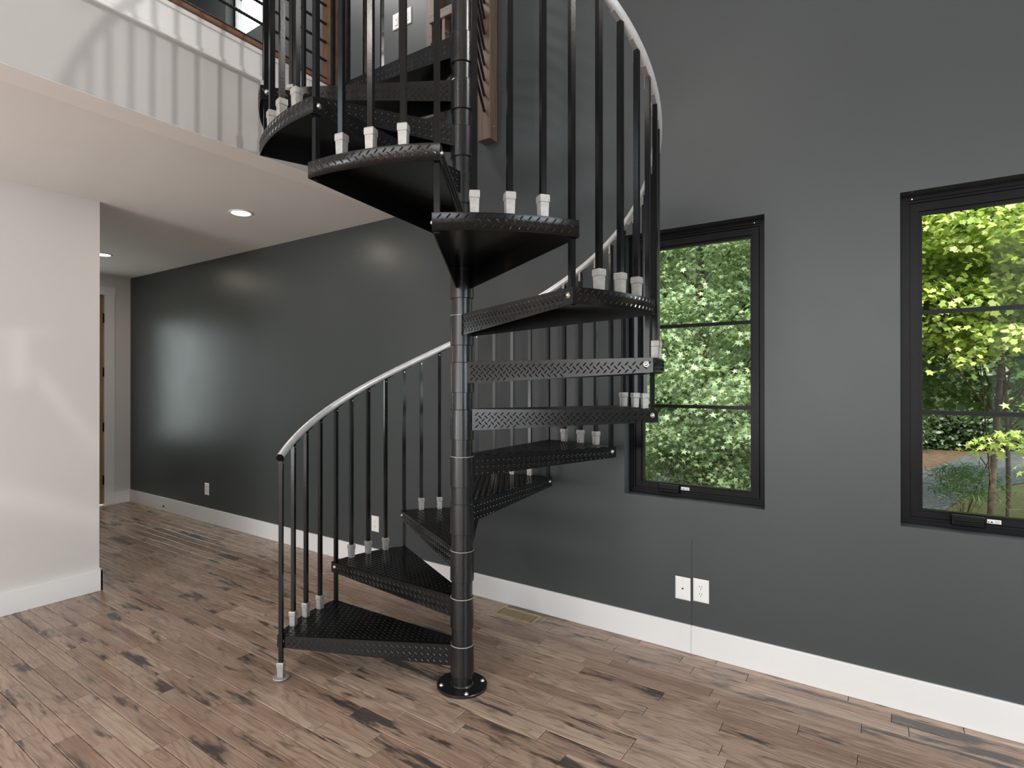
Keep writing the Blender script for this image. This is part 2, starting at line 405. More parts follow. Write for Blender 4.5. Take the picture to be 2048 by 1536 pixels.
# ------------------------------------------------------------------ spiral stair
SX, SY = -1.6634, 2.2209; RO = .9295; A0 = R(211.262); DA = R(29.873); SP = R(31.517); RZ = .22742; Z1 = .20816
stair = empty('spiral_staircase', (SX, SY, 0))
tag(stair, 'black diamond-plate steel spiral staircase with silver handrail standing on the wood floor', 'staircase')
RIN = .0565; AI = R(27); PT = .0045
def lug(mb, P, cx, cy, ang, L=.0122, Wd=.0033, hgt=.0023):
    """one raised lug; P maps (u, v, height) to 3-D"""
    ca, sa = math.cos(ang), math.sin(ang)
    rim = [(-1, 0), (-.55, .85), (.55, .85), (1, 0), (.55, -.85), (-.55, -.85)]
    vs = [P(cx + ca*a*L - sa*b*Wd, cy + sa*a*L + ca*b*Wd, 0) for a, b in rim]
    vs += [P(cx + ca*a*L, cy + sa*a*L, hgt) for a in (-.5, .5)]
    mb.add(vs, [(0, 6, 1), (1, 6, 7, 2), (2, 7, 3), (3, 7, 4), (4, 7, 6, 5), (5, 6, 0)], 0, False)
A_ = .0300
def pol(r, a, z=0): return Vector((r * math.cos(a), r * math.sin(a), z))
def tread_mesh():
    mb = MB()
    F = pol(RO, 0); B = pol(RO, -SP); Fi = pol(RIN, AI); Bi = pol(RIN, -SP - AI)
    n = 18; arc = [pol(RO, -SP * i / n) for i in range(n + 1)]; m = 10
    inner = [pol(RIN, -SP - AI + (SP + 2 * AI) * i / m) for i in range(m + 1)]
    top = arc + inner; N = len(top); dn = Vector((0, 0, -PT))
    # plate as a strip between arc and inner ring
    mb.add(top, [tuple(range(N))[::-1]]); mb.add([p + dn for p in top], [tuple(range(N))])
    # lips
    for (I, O, s) in ((Fi, F, 1), (Bi, B, -1)):
        d = (O - I).normalized(); nrm = Vector((-d.y, d.x, 0)) * s; L = (O - I).length
        h0, h1 = .102, .058; t = .0045
        a, b = I, O
        vs = []
        for off in (0, -t):
            vs += [a + nrm*off, b + nrm*off, b + nrm*off + Vector((0, 0, -h1)), a + nrm*off + Vector((0, 0, -h0))]
        fs = [(0, 1, 2, 3), (7, 6, 5, 4), (0, 4, 5, 1), (1, 5, 6, 2), (2, 6, 7, 3), (3, 7, 4, 0)]
        mb.add(vs, fs)
        P = lambda u, v, h: I + d * u + nrm * h + Vector((0, 0, -v))
        for i in range(int(L / A_) + 1):
            for j in range(5):
                for (ox, oy, an) in ((.3, .25, R(45)), (.8, .75, R(-45))):
                    u = (i + ox) * A_; v = (j + oy) * A_
                    hh = h0 + (h1 - h0) * u / L
                    if .012 < u < L - .012 and .010 < v < hh - .009: lug(mb, P, u, v, an)
    # curved nosing band
    hb = .058; vs = []
    for rr in (RO, RO - .0045):
        for p in arc: vs.append(p * (rr / RO)); vs.append(p * (rr / RO) + Vector((0, 0, -hb)))
    k = 2 * (n + 1); fs = []
    for i in range(n):
        fs.append((2*i, 2*i+1, 2*i+3, 2*i+2)); fs.append((k+2*i, k+2*i+2, k+2*i+3, k+2*i+1)); fs.append((2*i+1, k+2*i+1, k+2*i+3, 2*i+3))
    mb.add(vs, fs, 0, True)
    LA = RO * SP; P = lambda u, v, h: pol(RO + h, -u / RO, -v)
    for i in range(int(LA / A_) + 1):
        for j in range(2):
            for (ox, oy, an) in ((.25, .42, R(45)), (.75, .92, R(-45))):
                u = (i + ox) * A_; v = (j + oy) * A_
                if .010 < u < LA - .010 and .008 < v < hb - .006: lug(mb, P, u, v, an)
    # lugs on the walking surface
    def inside(x, y):
        r = math.hypot(x, y)
        if r < .072 or r > RO - .010: return False
        for I, O, s in ((Fi, F, 1), (Bi, B, -1)):
            d = (O - I).normalized(); nr = Vector((-d.y, d.x)) * s
            if (Vector((x, y)) - I.xy).dot(nr) > -.010: return False
        return True
    P = lambda u, v, h: Vector((u, v, h))
    for i in range(-2, 34):
        for j in range(-20, 6):
            for (ox, oy, an) in ((0, 0, R(45)), (.5, .5, R(-45))):
                x, y = (i + ox) * A_, (j + oy) * A_
                if inside(x, y): lug(mb, P, x, y, an)
    return mb.mesh('tread', M_dp)
TM = tread_mesh()
def bolt_mesh():
    mb = MB(); mb.lathe([(0, .0075), (.0035, .0068), (.0062, .0045), (.0078, .0015), (.0085, .0), (.0105, .0), (.0105, -.0012), (0, -.0012)], 14)
    return mb.mesh('bolt', M_zinc)
BM = bolt_mesh()
sl_ = MB(); sl_.lathe([(.0512, -.001), (.0562, -.001), (.0575, -.004), (.0575, -.146), (.0560, -.1475), (.0512, -.1475)], 48)
SM = sl_.mesh('sleeve', M_pole)
rm_ = MB(); rm_.lathe([(.0530, -.0005), (.0562, .0002), (.0579, -.0012), (.0579, -.0032), (.0560, -.0022)], 48)
RM = rm_.mesh('sleeve_rim', M_galv)
gs_ = MB()
for sgn in (1, -1):
    gs_.cyl((.040, sgn * .0415, -.035), (.040, sgn * .0435, -.035), .004, n=8)
def orient(o, pos, nrm):
    o.location = pos; o.rotation_euler = Vector(nrm).to_track_quat('Z', 'Y').to_euler()
NT = 14
for k in range(NT):
    a = A0 - k * DA; z = Z1 + k * RZ
    t = obj('tread', TM, stair, (0, 0, z), a)
    obj('sleeve', SM, t)
    if k in (0, 1, 2, 4, 7): obj('sleeve_rim', RM, t)
    for (I, O, s, aa) in ((pol(RIN, AI), pol(RO, 0), 1, 0), (pol(RIN, -SP - AI), pol(RO, -SP), -1, -SP)):
        d = (O - I).normalized(); nrm = Vector((-d.y, d.x, 0)) * s; L = (O - I).length
        b = obj('bolt', BM, t); orient(b, I + d * (L - .026) + Vector((0, 0, -.026)) + nrm * .0012, nrm)

# pole and base
mb = MB(); mb.lathe([(0, .0), (.0508, .0), (.0508, 4.75), (0, 4.75)], 56); mb.build('pole', M_pole, stair)
mb = MB(); mb.lathe([(0, 0), (.121, 0), (.1225, .002), (.1225, .010), (.120, .0125), (.057, .0125), (.053, .017), (.0508, .019)], 64)
bp = mb.build('base_plate', M_pole, stair)
for aa in (228, 318, 48, 138):
    b = obj('bolt', BM, bp, (.102 * math.cos(R(aa)), .102 * math.sin(R(aa)), .0135)); b.scale = (1.15, 1.15, 1.15)
# handrail
RB = .9050; ZR0 = 1.113
def rail_z(a): return ZR0 + (A0 - a) / DA * RZ
a_start = A0 + R(1.6); a_end = A0 - 14.2 * DA; n = 260
pts = [Vector((RB * math.cos(a), RB * math.sin(a), rail_z(a))) for a in [a_start + (a_end - a_start) * i / n for i in range(n + 1)]]
hr = MB().tube(pts, .0192, 18).build('handrail', M_alu, stair)
d0 = (pts[0] - pts[1]).normalized()
cp = MB().cyl(pts[0] - d0 * .002, pts[0] + d0 * .004, .0200, .0185, 20).build('end_cap', M_winblack, hr)

# balusters: corner ones run through two treads, three more stand on each tread
BW = .0095
def bal_mesh(z0, z1):
    mb = MB(); mb.box((-BW, -BW, z0), (BW, BW, z1)); return mb.mesh('baluster', M_blackmetal)
def shoe_mesh():
    mb = MB()
    def ring(hw, z): return [(-hw, -hw, z), (hw, -hw, z), (hw, hw, z), (-hw, hw, z)]
    prof = [(.0118, 0), (.0138, .0), (.0153, .050), (.0170, .0515), (.0174, .053), (.0174, .0715), (.0160, .0755), (.0100, .0755)]
    vs = [v for hw, z in prof for v in ring(hw, z)]
    fs = [(4*k+i, 4*k+(i+1) % 4, 4*k+4+(i+1) % 4, 4*k+4+i) for k in range(len(prof)-1) for i in range(4)]
    mb.add(vs, fs)
    mb.cyl((-.0172, 0, .062), (-.0178, 0, .062), .0032, n=10, mi=1)          # set screw hole towards the pole
    mb.box((-.0148, -.0012, .002), (-.0130, .0012, .018), 1)
    return mb.mesh('shoe', [M_galv, M_hole])
SHM = shoe_mesh()
def bracket_mesh(mat):
    mb = MB(); sl = math.atan2(RZ, RB * DA)
    M = Matrix.Translation((-.0105, .012, .012)) @ Matrix.Rotation(sl, 4, 'X').inverted()
    # tangent runs along -Y going up (local X = outward)
    Mx = Matrix.Translation((-.003, -.016, .012)) @ Matrix.Rotation(-sl, 4, 'X')
    mb.box((-.010, -.030, -.0025), (.009, .026, .0025), 0, Mx)
    mb.box((-.0115, -.007, -.046), (-.0085, .007, .010), 0)
    mb.cyl((-.0130, 0, -.012), (-.0112, 0, -.012), .0036, n=10, mi=1)
    return mb.mesh('rail_bracket', [mat, M_zinc])
BRG = bracket_mesh(M_galv); BRB = bracket_mesh(M_blackmetal)
aoff = (SP - DA) / 2
topdz = .024
def ba(a, zb, me, i, kk):
    o = obj('baluster', me, stair, (RB * math.cos(a), RB * math.sin(a), zb), a)
    return o
corner_len = None; meshes = {}
for k in range(NT + 1):
    a = A0 - k * DA - aoff if k else A0 + R(.6)
    zt = rail_z(a) - topdz
    if k == 0: zb = .045
    else: zb = Z1 + (k - 1) * RZ - .061
    key = 'c0' if k == 0 else 'c'
    if key not in meshes: meshes[key] = bal_mesh(0, zt - zb)
    o = ba(a, zb, meshes[key], 0, k)
    br = obj('rail_bracket', BRG if k >= 4 else BRB, o, (0, 0, zt - zb))
    if k == 0:
        s = obj('shoe', SHM, o, (0, 0, -.037)); 
        fl = MB().lathe([(0, -.0405), (.0385, -.0405), (.0395, -.038), (.0370, -.0345), (.016, -.034), (0, -.034)], 36).build('foot_flange', M_galv, o)
    if k < NT:
        for i in (1, 2, 3):
            a = A0 - k * DA - aoff * .6 - DA * i / 4; zb = Z1 + k * RZ + .055; zt = rail_z(a) - topdz
            key = i
            if key not in meshes: meshes[key] = bal_mesh(0, zt - zb)
            o = ba(a, zb, meshes[key], i, k)
            obj('shoe', SHM, o, (0, 0, -.055))
            obj('rail_bracket', BRG if k >= 4 else BRB, o, (0, 0, zt - zb))

# ------------------------------------------------------------------ loft guards
def rebar(mb, p0, p1, r=.0075):
    p0 = Vector(p0); p1 = Vector(p1); d = p1 - p0; L = d.length; n = int(L / .016)
    mb.cyl(p0, p1, r, n=8)
    for i in range(1, n):
        c = p0 + d * (i / n); u = d.normalized(); mb.cyl(c - u * .0022, c + u * .0022, r * 1.22, n=8)
lr = empty('loft_railing', (XF - .02, 2.40, LF))
tag(lr, 'loft guard rail of brown wooden post with black ribbed rods on the white loft edge', 'railing')
px = XF - .03
pm = MB().box((px - .040, 2.398, LF), (px + .040, 2.478, 4.55)); bevelled(pm.build('post', M_post, lr, None), .004)
pm = MB().box((px - .045, -1.6, LF), (px + .045, -1.51, 4.55)); bevelled(pm.build('post', M_post, lr), .004)
for c_ in lr.children: c_.location = Vector((0, 0, 0)) - lr.location
for i, zz in enumerate((3.413, 3.528, 3.644, 3.762, 3.88, 3.997, 4.115, 4.23, 4.35)):
    mb = MB(); rebar(mb, (px, -1.51, zz), (px, 2.40, zz)); o = mb.build('rod', M_rebar, lr); o.location = -Vector(lr.location)
mb = MB().box((px - .06, -1.62, 4.50), (px + .06, 2.47, 4.54)); o = mb.build('top_rail', M_post, lr); o.location = -Vector(lr.location)

sg = empty('stair_guard', (-2.22, W - .05, 3.085))
tag(sg, 'weathered fir guard post with black rods between dark wall and stair pole', 'railing')
def rel(o, r): o.location = -Vector(r.location); return o
o = rel(MB().box((-2.218, W - .092, 3.098), (-2.117, W - .001, 4.75)).build('post', M_fir, sg), sg); bevelled(o, .004)
P1 = Vector((-2.163, W - .092, 0)); dr = Vector((SX - .045, SY + .05, 0)) - P1; dr2 = dr.normalized()
for i in range(13):
    zz = 3.290 + i * .1035
    mb = MB(); rebar(mb, P1 + Vector((0, 0, zz)) - dr2 * .01, P1 + dr * .93 + Vector((0, 0, zz)), .0078)
    rel(mb.build('rod', M_rebar, sg), sg)
o = MB().cyl((-2.118, W - .05, 3.185), (-2.110, W - .05, 3.185), .007, n=12).build('bolt', M_zinc, sg); rel(o, sg)
# fir frame at the loft corner: post, ledger and short stud on the wall
lf = empty('corner_guard_frame', (-2.70, W - .05, LF))
tag(lf, 'fir corner post with cross rail against the dark wall above the loft edge', 'railing')
o = rel(MB().box((-2.665, W - .10, LF), (-2.567, W - .001, 4.75)).build('post', M_fir, lf), lf); bevelled(o, .004)
o = rel(MB().box((-2.587, W - .16, 3.995), (-2.25, W - .10, 4.060)).build('cross_rail', M_firx, lf), lf); bevelled(o, .004)
o = rel(MB().box((-2.473, W - .155, 3.40), (-2.450, W - .10, 3.995)).build('stud', M_fir, lf), lf)
o = rel(MB().box((-2.450, W - .03, 3.40), (-2.25, W - .001, 3.995)).build('backing_board', M_post, lf), lf)
o = rel(MB().box((-2.587, W - .150, 3.86), (-2.570, W - .10, 3.995)).build('stud', M_firx, lf), lf)

# ------------------------------------------------------------------ windows
def frame_ring(mb, x0, x1, z0, z1, wd, ya, yb, mi=0):
    """mitred rectangular ring; wd = (left, right, bottom, top)"""
    l, r, b, t = wd
    o = [(x0, z0), (x1, z0), (x1, z1), (x0, z1)]; i = [(x0+l, z0+b), (x1-r, z0+b), (x1-r, z1-t), (x0+l, z1-t)]
    vs = [(x, ya, z) for x, z in o] + [(x, ya, z) for x, z in i] + [(x, yb, z) for x, z in o] + [(x, yb, z) for x, z in i]
    fs = []
    for k in range(4):
        j = (k + 1) % 4
        fs += [(k, j, 4+j, 4+k), (8+k, 12+k, 12+j, 8+j), (4+k, 4+j, 12+j, 12+k), (k, 8+k, 8+j, j)]
    mb.add(vs, fs, mi)
def make_window(n, hole, crank=True, mat=M_winblack, smat=None):
    x0, x1, z0, z1 = hole; Y = W + .078
    mb = MB(); e = .004
    frame_ring(mb, x0+.001, x1-.001, z0+.001, z1-.001, (.022, .022, .020, .022), Y, W + .155)
    frame_ring(mb, x0+.022, x1-.022, z0+.020, z1-.022, (.012, .012, .012, .012), Y + .010, W + .150)
    frame_ring(mb, x0+.034, x1-.034, z0+.032, z1-.034, (.008, .008, .008, .010), Y + .022, W + .150)
    root = mb.build('window_%d' % n, mat); tag(root, kind='structure')
    mb = MB()
    frame_ring(mb, x0+.040, x1-.040, z0+.036, z1-.042, (.030, .030, .026, .034), Y + .006, Y + .052)
    frame_ring(mb, x0+.070, x1-.070, z0+.062, z1-.076, (.012, .012, .008, .014), Y + .018, Y + .050)
    sash = mb.build('sash', smat or mat, root)
    gx0, gx1, gz0, gz1 = x0+.080, x1-.080, z0+.068, z1-.088
    ms = [1.337, 1.796] if z0 < 2 else [z0 + .511, z0 + .970]
    zs = [gz0] + ms + [gz1]
    for m_ in ms:
        MB().box((gx0, Y + .026, m_ - .0095), (gx1, Y + .050, m_ + .0095)).build('muntin', mat, root)
    for i in range(3):
        MB().box((gx0, Y + .036, zs[i] + (.0095 if i else 0)), (gx1, Y + .038, zs[i+1] - (.0095 if i < 2 else 0))).build('pane', M_glass, root)
    if crank:
        cx = x0 + .178
        c = MB().box((cx, Y - .022, z0 + .018), (cx + .115, Y + .010, z0 + .066)).build('crank_cover', mat, root); bevelled(c, .007, 3)
        hd = MB().box((cx + .012, Y - .028, z0 + .030), (cx + .103, Y - .020, z0 + .042)).build('folding_handle', mat, c); bevelled(hd, .003)
        sx = cx + .122
        lab = MB().box((sx, Y + .0040, z0 + .0405), (sx + .045, Y + .0058, z0 + .0575)).build('warning_label', M_plate, root); lab['label'] = 'small white warning sticker'
        mk = MB(); zc = z0 + .0435
        mk.add([(sx+.010, Y+.0035, zc), (sx+.020, Y+.0035, zc), (sx+.015, Y+.0035, zc+.009)], [(0, 1, 2)])
        mk.add([(sx+.003, Y+.0035, zc), (sx+.008, Y+.0035, zc), (sx+.0055, Y+.0035, zc+.009)], [(0, 1, 2)])
        for q in range(3): mk.box((sx + .024, Y + .0034, zc + .0005 + q*.0035), (sx + .042, Y + .0040, zc + .0015 + q*.0035))
        mk.build('printed_marks', M_hole, lab)
    for xs in (x0 + .045, x1 - .060):
        MB().cyl((xs, Y - .001, z1 - .018), (xs, Y + .002, z1 - .018), .003, n=8).build('screw', M_zinc, root)
make_window(1, WIN[0]); make_window(2, WIN[1]); make_window(3, WIN3, False, M_winblack, M_sky_frame)

# ------------------------------------------------------------------ front door at the hall end
mb = MB()
mb.box((XE - .05, DY0, 0.02), (XE - .006, DY0 + .16, DZ)); mb.box((XE - .05, DY1 - .16, 0.02), (XE - .006, DY1 - .004, DZ - .004))
mb.box((XE - .05, DY0 + .16, 0.02), (XE - .006, DY1 - .16, .78)); mb.box((XE - .05, DY0 + .16, 2.25), (XE - .006, DY1 - .16, DZ - .004))
door = mb.build('door_1', M_door); tag(door, kind='structure')
MB().box((XE - .032, DY0 + .16, .78), (XE - .028, DY1 - .16, 2.25)).build('pane', M_glass, door)
for zz in (.303, .936, 1.594, 2.239):
    MB().box((XE - .008, DY1 - .012, zz - .055), (XE + .010, DY1 + .004, zz + .055)).build('hinge', M_winblack, door)
ds = MB().cyl((XE - .006, DY0 + .07, 1.0), (XE + .05, DY0 + .07, 1.0), .026, .022).build('door_knob', M_winblack, door)
cas = MB(); cas.box((XE, DY1, 0), (XE + .022, 3.037, 2.515)); cas.box((XE, DY0 - .107, 0), (XE + .022, DY0, 2.515)); cas.box((XE, DY0 - .12, 2.515), (XE + .028, 3.047, 2.613))
o = cas.build('trim_5', M_trim); tag(o, kind='structure')
area_light('daylight_door_glass', (XE - .12, (DY0 + DY1) / 2, 1.5), (0, (DY0 + DY1) / 2, 1.5), .58, 1.45, 8.5, (.88, .96, 1.0))

# ------------------------------------------------------------------ outlets and plates on the dark wall
def plate(name, x, z, kind, label, group=None):
    """x, z = centre; wall faces -Y"""
    r = empty(name, (x, W, z - .062)); tag(r, label, 'outlet' if kind == 'duplex' else 'wall plate', group)
    hw, hh = .0405, .062; zc = .062
    p = MB(); fr = [(-hw, -hh), (hw, -hh), (hw, hh), (-hw, hh)]
    ins = [(-hw+.006, -hh+.006), (hw-.006, -hh+.006), (hw-.006, hh-.006), (-hw+.006, hh-.006)]
    vs = [(a, 0, zc+b) for a, b in fr] + [(a, -.002, zc+b) for a, b in fr] + [(a, -.006, zc+b) for a, b in ins]
    fs = [(k, (k+1) % 4, 4+(k+1) % 4, 4+k) for k in range(4)] + [(4+k, 4+(k+1) % 4, 8+(k+1) % 4, 8+k) for k in range(4)] + [(8, 9, 10, 11)]
    p.add(vs, fs); p.build('cover_plate', M_plate, r)
    if kind == 'duplex':
        for dz in (.0195, -.0195):
            s = MB(); n = 20; ring = []
            for i in range(n):
                t = 2*math.pi*i/n; ring.append((max(-.0135, min(.0135, .0172*math.cos(t))), .0165*math.sin(t)))
            s.add([(a, -.006, zc+dz+b) for a, b in ring] + [(a, -.0078, zc+dz+b) for a, b in ring], [(i, (i+1) % n, n+(i+1) % n, n+i) for i in range(n)] + [tuple(range(n, 2*n))])
            so = s.build('socket', M_plate, r)
            q = MB()
            for sx in (-.0062, .0062): q.box((sx - .0012, -.0083, zc+dz+.0005), (sx + .0012, -.0076, zc+dz+.0085))
            q.cyl((0, -.0083, zc+dz-.0075), (0, -.0076, zc+dz-.0075), .0026, n=8)
            q.build('slot', M_hole, so)
        MB().cyl((0, -.0075, zc), (0, -.006, zc), .003, n=10).build('screw', M_zinc, r)
    elif kind == 'jack':
        MB().box((-.005, -.0066, zc - .004), (.005, -.0058, zc + .004)).build('phone_jack', M_hole, r)
        for dz in (.042, -.042): MB().cyl((0, -.0075, zc+dz), (0, -.006, zc+dz), .003, n=10).build('screw', M_zinc, r)
    else:
        s = MB().box((-.017, -.0085, zc - .034), (.017, -.006, zc + .034)).build('rocker', M_plate, r); bevelled(s, .0015)
        MB().box((-.004, -.0092, zc + .004), (.004, -.0084, zc + .012)).build('mark', M_hole, s)
    return r
plate('electrical_outlet', -.803, .348, 'duplex', 'white duplex outlet at the right of a pair, below and left of the right window')
plate('phone_jack_plate', -.8985, .3415, 'jack', 'white phone jack plate, left one of the pair under the windows')
plate('electrical_outlet', -3.280, .347, 'duplex', 'white duplex outlet seen between the stair balusters')
plate('electrical_outlet', -5.775, .348, 'duplex', 'white duplex outlet low on the dark hall wall at the far left')
plate('wall_switch', -3.047, 4.265, 'switch', 'white wall switch plate above the loft, left one of two')
plate('wall_switch', -2.935, 4.262, 'switch', 'white wall switch plate above the loft, right one of two')

# ------------------------------------------------------------------ floor registers
def register(x0, x1, y0, y1, n, label):
    r = empty('floor_register', ((x0+x1)/2, (y0+y1)/2, 0)); tag(r, label, 'vent')
    hx, hy = (x1-x0)/2, (y1-y0)/2; e = .020
    mb = MB()
    for (a, b, c, d) in ((-hx, -hy, hx, -hy+e), (-hx, hy-e, hx, hy), (-hx, -hy+e, -hx+e, hy-e), (hx-e, -hy+e, hx, hy-e)): mb.box((a, b, .0005), (c, d, .006))
    o = mb.build('frame', M_brass, r)
    MB().box((-hx+e, -hy+e, .0006), (hx-e, hy-e, .0012)).build('duct_opening', M_hole, r)
    st = (2*hx - 2*e) / n; sm = MB().box((-st*.24, -hy+e, .0014), (st*.24, hy-e, .0052)).mesh('slat', M_brass)
    for i in range(1, n): obj('slat', sm, r, (-hx + e + st*i, 0, 0))
register(-2.025, -1.735, 3.022, 3.160, 20, 'tan metal floor register beside the baseboard right of the stair pole')
register(-7.10, -6.81, 3.025, 3.150, 20, 'tan floor register at the far end of the hall')

# ------------------------------------------------------------------ door stop on the baseboard
ds = empty('door_stop', (-6.665, W - .017, .055)); tag(ds, 'small spring door stop on the hall baseboard', 'door stop')
mb = MB(); mb.cyl((0, 0, 0), (0, -.008, 0), .012, n=14); mb.build('mount', M_rebar, ds)
mb = MB(); mb.tube([(math.cos(i*.9)*.006, -.006 - i*.0011, math.sin(i*.9)*.006 - i*.00006) for i in range(64)], .0014, 6); mb.build('spring', M_zinc, ds)
mb = MB(); mb.cyl((0, -.074, -.004), (0, -.088, -.005), .0085, n=12); mb.build('rubber_tip', M_plate, ds)

# ------------------------------------------------------------------ recessed lights in the low ceiling
def can(x, y, label):
    r = empty('recessed_light', (x, y, H)); tag(r, label, 'ceiling light')
    mb = MB(); mb.lathe([(.068, .002), (.070, -.006), (.078, -.008), (.088, -.004), (.089, .0)], 40); mb.build('trim_ring', M_trim, r)
    mb = MB(); mb.lathe([(0, -.001), (.068, -.001)], 32); o = mb.build('diffuser', M_lamp, r)
    l = bpy.data.lights.new('bulb', 'AREA'); l.shape = 'DISK'; l.size = .12; l.energy = 5.5; l.color = (1, .88, .72)
    lo = bpy.data.objects.new('bulb', l); C.objects.link(lo); lo.parent = r; lo.location = (0, 0, -.012)
can(-3.93, 2.46, 'lit recessed ceiling light nearer the staircase')
can(-6.34, 2.45, 'lit recessed ceiling light deep in the hall beside the white wall')

# ------------------------------------------------------------------ outside
GZ = -2.7
def ground():
    m = Mat('gravel_drive'); m.set(.9, 0, .2)
    g = m.n('ShaderNodeNewGeometry').outputs['Position']
    f = m.noise(4.5, 7, .9, g); m.col(m.ramp(f, [(.36, (.018, .020, .020)), (.52, (.06, .063, .063)), (.66, (.26, .26, .25))])); m.bump(f, .6, .03)  # greys lowered, some tree shade put into the colour
    gm = m.m
    m = Mat('leaf_litter'); m.set(.95, 0, .1)
    g = m.n('ShaderNodeNewGeometry').outputs['Position']
    f = m.noise(3, 6, .8, g); m.col(m.ramp(f, [(.3, (.03, .032, .020)), (.55, (.11, .066, .042)), (.75, (.20, .13, .085))])); m.bump(f, .6, .03)  # browns darkened for the shade of the trees over the litter
    lm = m.m
    m = Mat('mossy_grass'); m.set(.95, 0, .1)
    g = m.n('ShaderNodeNewGeometry').outputs['Position']
    f = m.noise(8, 6, .75, g); m.col(m.ramp(f, [(.3, (.06, .055, .022)), (.6, (.12, .115, .045)), (.8, (.20, .18, .09))])); m.bump(f, .6, .03)
    mm = m.m
    mb = MB(); mb.box((-90, -60, GZ - .3), (90, 120, GZ)); o = mb.build('forest_ground', lm); tag(o, kind='structure')
    # gravel drive: broad band crossing in front of the house
    P = lambda x, y: (x, y, GZ + .02)
    mb = MB(); pts = [P(-16, 12), P(-6, 17.0), P(.2, 21), P(1.5, 23.7), P(2.7, 28.7), P(7, 37), P(24, 60), P(24, 72), P(3.8, 43), P(2.0, 36), P(1.1, 33), P(-2, 30), P(-10, 26), P(-22, 22)]
    mb.add(pts, [tuple(range(len(pts)))]); o = mb.build('gravel_drive', gm); tag(o, kind='structure')
    mb = MB(); pts = [P(-16, 3.6), P(24, 3.6), P(24, 59.6), P(7, 36.8), P(2.7, 28.5), P(1.5, 23.5), P(.2, 20.8), P(-6, 16.8), P(-16, 11.8)]
    mb.add([(x, y, z - .01) for x, y, z in pts], [tuple(range(len(pts)))]); o = mb.build('mossy_verge', mm); tag(o, kind='structure')
ground()

star = []
for i in range(10):
    rr = 1.0 if i % 2 == 0 else .42; t = 2*math.pi*i/10 + math.pi/2; star.append((rr*math.cos(t), rr*math.sin(t)))
star = np.array(star); star[0] *= 1.15
maple = np.array([(0, 1.05), (-.35, .55), (-.85, .55), (-.5, 0), (-.55, -.5), (0, -.75), (.55, -.5), (.5, 0), (.85, .55), (.35, .55)])
quad = np.array([(0, 1), (-.55, .1), (0, -.9), (.55, .1)])
def leaves(name, centres, mat, shape, size, per, spread, parent, up=.55, seed=1):
    """foliage: sprays of leaf-shaped faces round every centre"""
    g = np.random.default_rng(seed); nC = len(centres); N = nC * per
    off = g.normal(size=(N, 3)) * np.array(spread)
    # sprays droop: further out = lower
    off[:, 2] -= .35 * np.hypot(off[:, 0], off[:, 1])
    P = np.repeat(centres, per, 0) + off
    nrm = g.normal(size=(N, 3)); nrm[:, 2] = np.abs(nrm[:, 2]) + up * .9
    nrm += np.array([0, -.55, 0]); nrm /= np.linalg.norm(nrm, axis=1)[:, None]
    t = g.normal(size=(N, 3)); t -= (t * nrm).sum(1)[:, None] * nrm; t /= np.linalg.norm(t, axis=1)[:, None]
    b = np.cross(nrm, t); sz = size * g.uniform(.65, 1.25, N)[:, None]
    k = len(shape); V = np.empty((N, k, 3))
    for i, (u, v) in enumerate(shape): V[:, i] = P + (t * u + b * v) * sz - nrm * sz * .18 * (u*u + v*v)
    me = bpy.data.meshes.new(name); me.vertices.add(N*k); me.vertices.foreach_set('co', V.reshape(-1))
    me.loops.add(N*k); me.loops.foreach_set('vertex_index', np.arange(N*k, dtype=np.int32))
    me.polygons.add(N); me.polygons.foreach_set('loop_start', np.arange(0, N*k, k, dtype=np.int32)); me.polygons.foreach_set('loop_total', np.full(N, k, dtype=np.int32))
    me.materials.append(mat); me.update(calc_edges=True)
    o = obj(name, me, parent); tag(o, kind='stuff'); return o
def tree(loc, height, crown, ncl, per, size, mat, shape, label, tr=.16, spread=(.28, .28, .11), seed=1, group=None, nbr=26, name='tree', bough=0, bs=(.34, .34, .10)):
    """crown = list of (cx, cy, cz, rx, ry, rz) relative to the trunk foot"""
    g = np.random.default_rng(seed)
    r = empty(name, loc); tag(r, label, 'tree', group)
    mb = MB(); pts = []; n = 9
    for i in range(n):
        t = i/(n-1); pts.append((.18*math.sin(t*3+seed)*t*2, .14*math.cos(t*4+seed)*t, -.05 + t*height))
    mb.tube(pts, [tr*(1 - .8*i/(n-1)) for i in range(n)], 10); mb.build('trunk', M_bark, r)
    cen = []
    vol = np.array([c[3]*c[4]*c[5] for c in crown]); cnt = (ncl * vol / vol.sum()).astype(int) + 1
    for c, m in zip(crown, cnt):
        d = g.normal(size=(m, 3)); d /= np.linalg.norm(d, axis=1)[:, None]; rad = g.uniform(.35, 1, m) ** .45
        cen.append(np.array(c[:3]) + d * rad[:, None] * np.array(c[3:]))
    cen = np.concatenate(cen)
    if bough:      # gather the sprays into boughs
        own = cen[g.permutation(len(cen))[:max(3, len(cen)//bough)]]
        cen = np.repeat(own, bough, 0) + g.normal(size=(len(own)*bough, 3)) * np.array(bs)
        cen[:, 2] -= .30 * np.hypot(cen[:, 0] - np.repeat(own, bough, 0)[:, 0], cen[:, 1] - np.repeat(own, bough, 0)[:, 1])
    mb = MB()
    for i in range(nbr):
        e = cen[g.integers(len(cen))]; ta = float(np.clip((e[2] - .9) / height, .12, .92)); ta *= g.uniform(.75, 1)
        s = np.array(pts[int(ta*(n-1))]); mid = (s + e)/2 + np.array([0, 0, .25])
        rr = tr*(1 - .8*ta)*.35
        mb.tube([s, s*.6+mid*.4, mid, mid*.4+e*.6 + np.array([0, 0, .05]), e], [rr, rr*.8, rr*.55, rr*.35, rr*.12], 5, caps=False)
    mb.build('branches', M_bark, r)
    leaves('foliage', cen, mat, shape, size, per, spread, r, seed=seed+5)
    return r
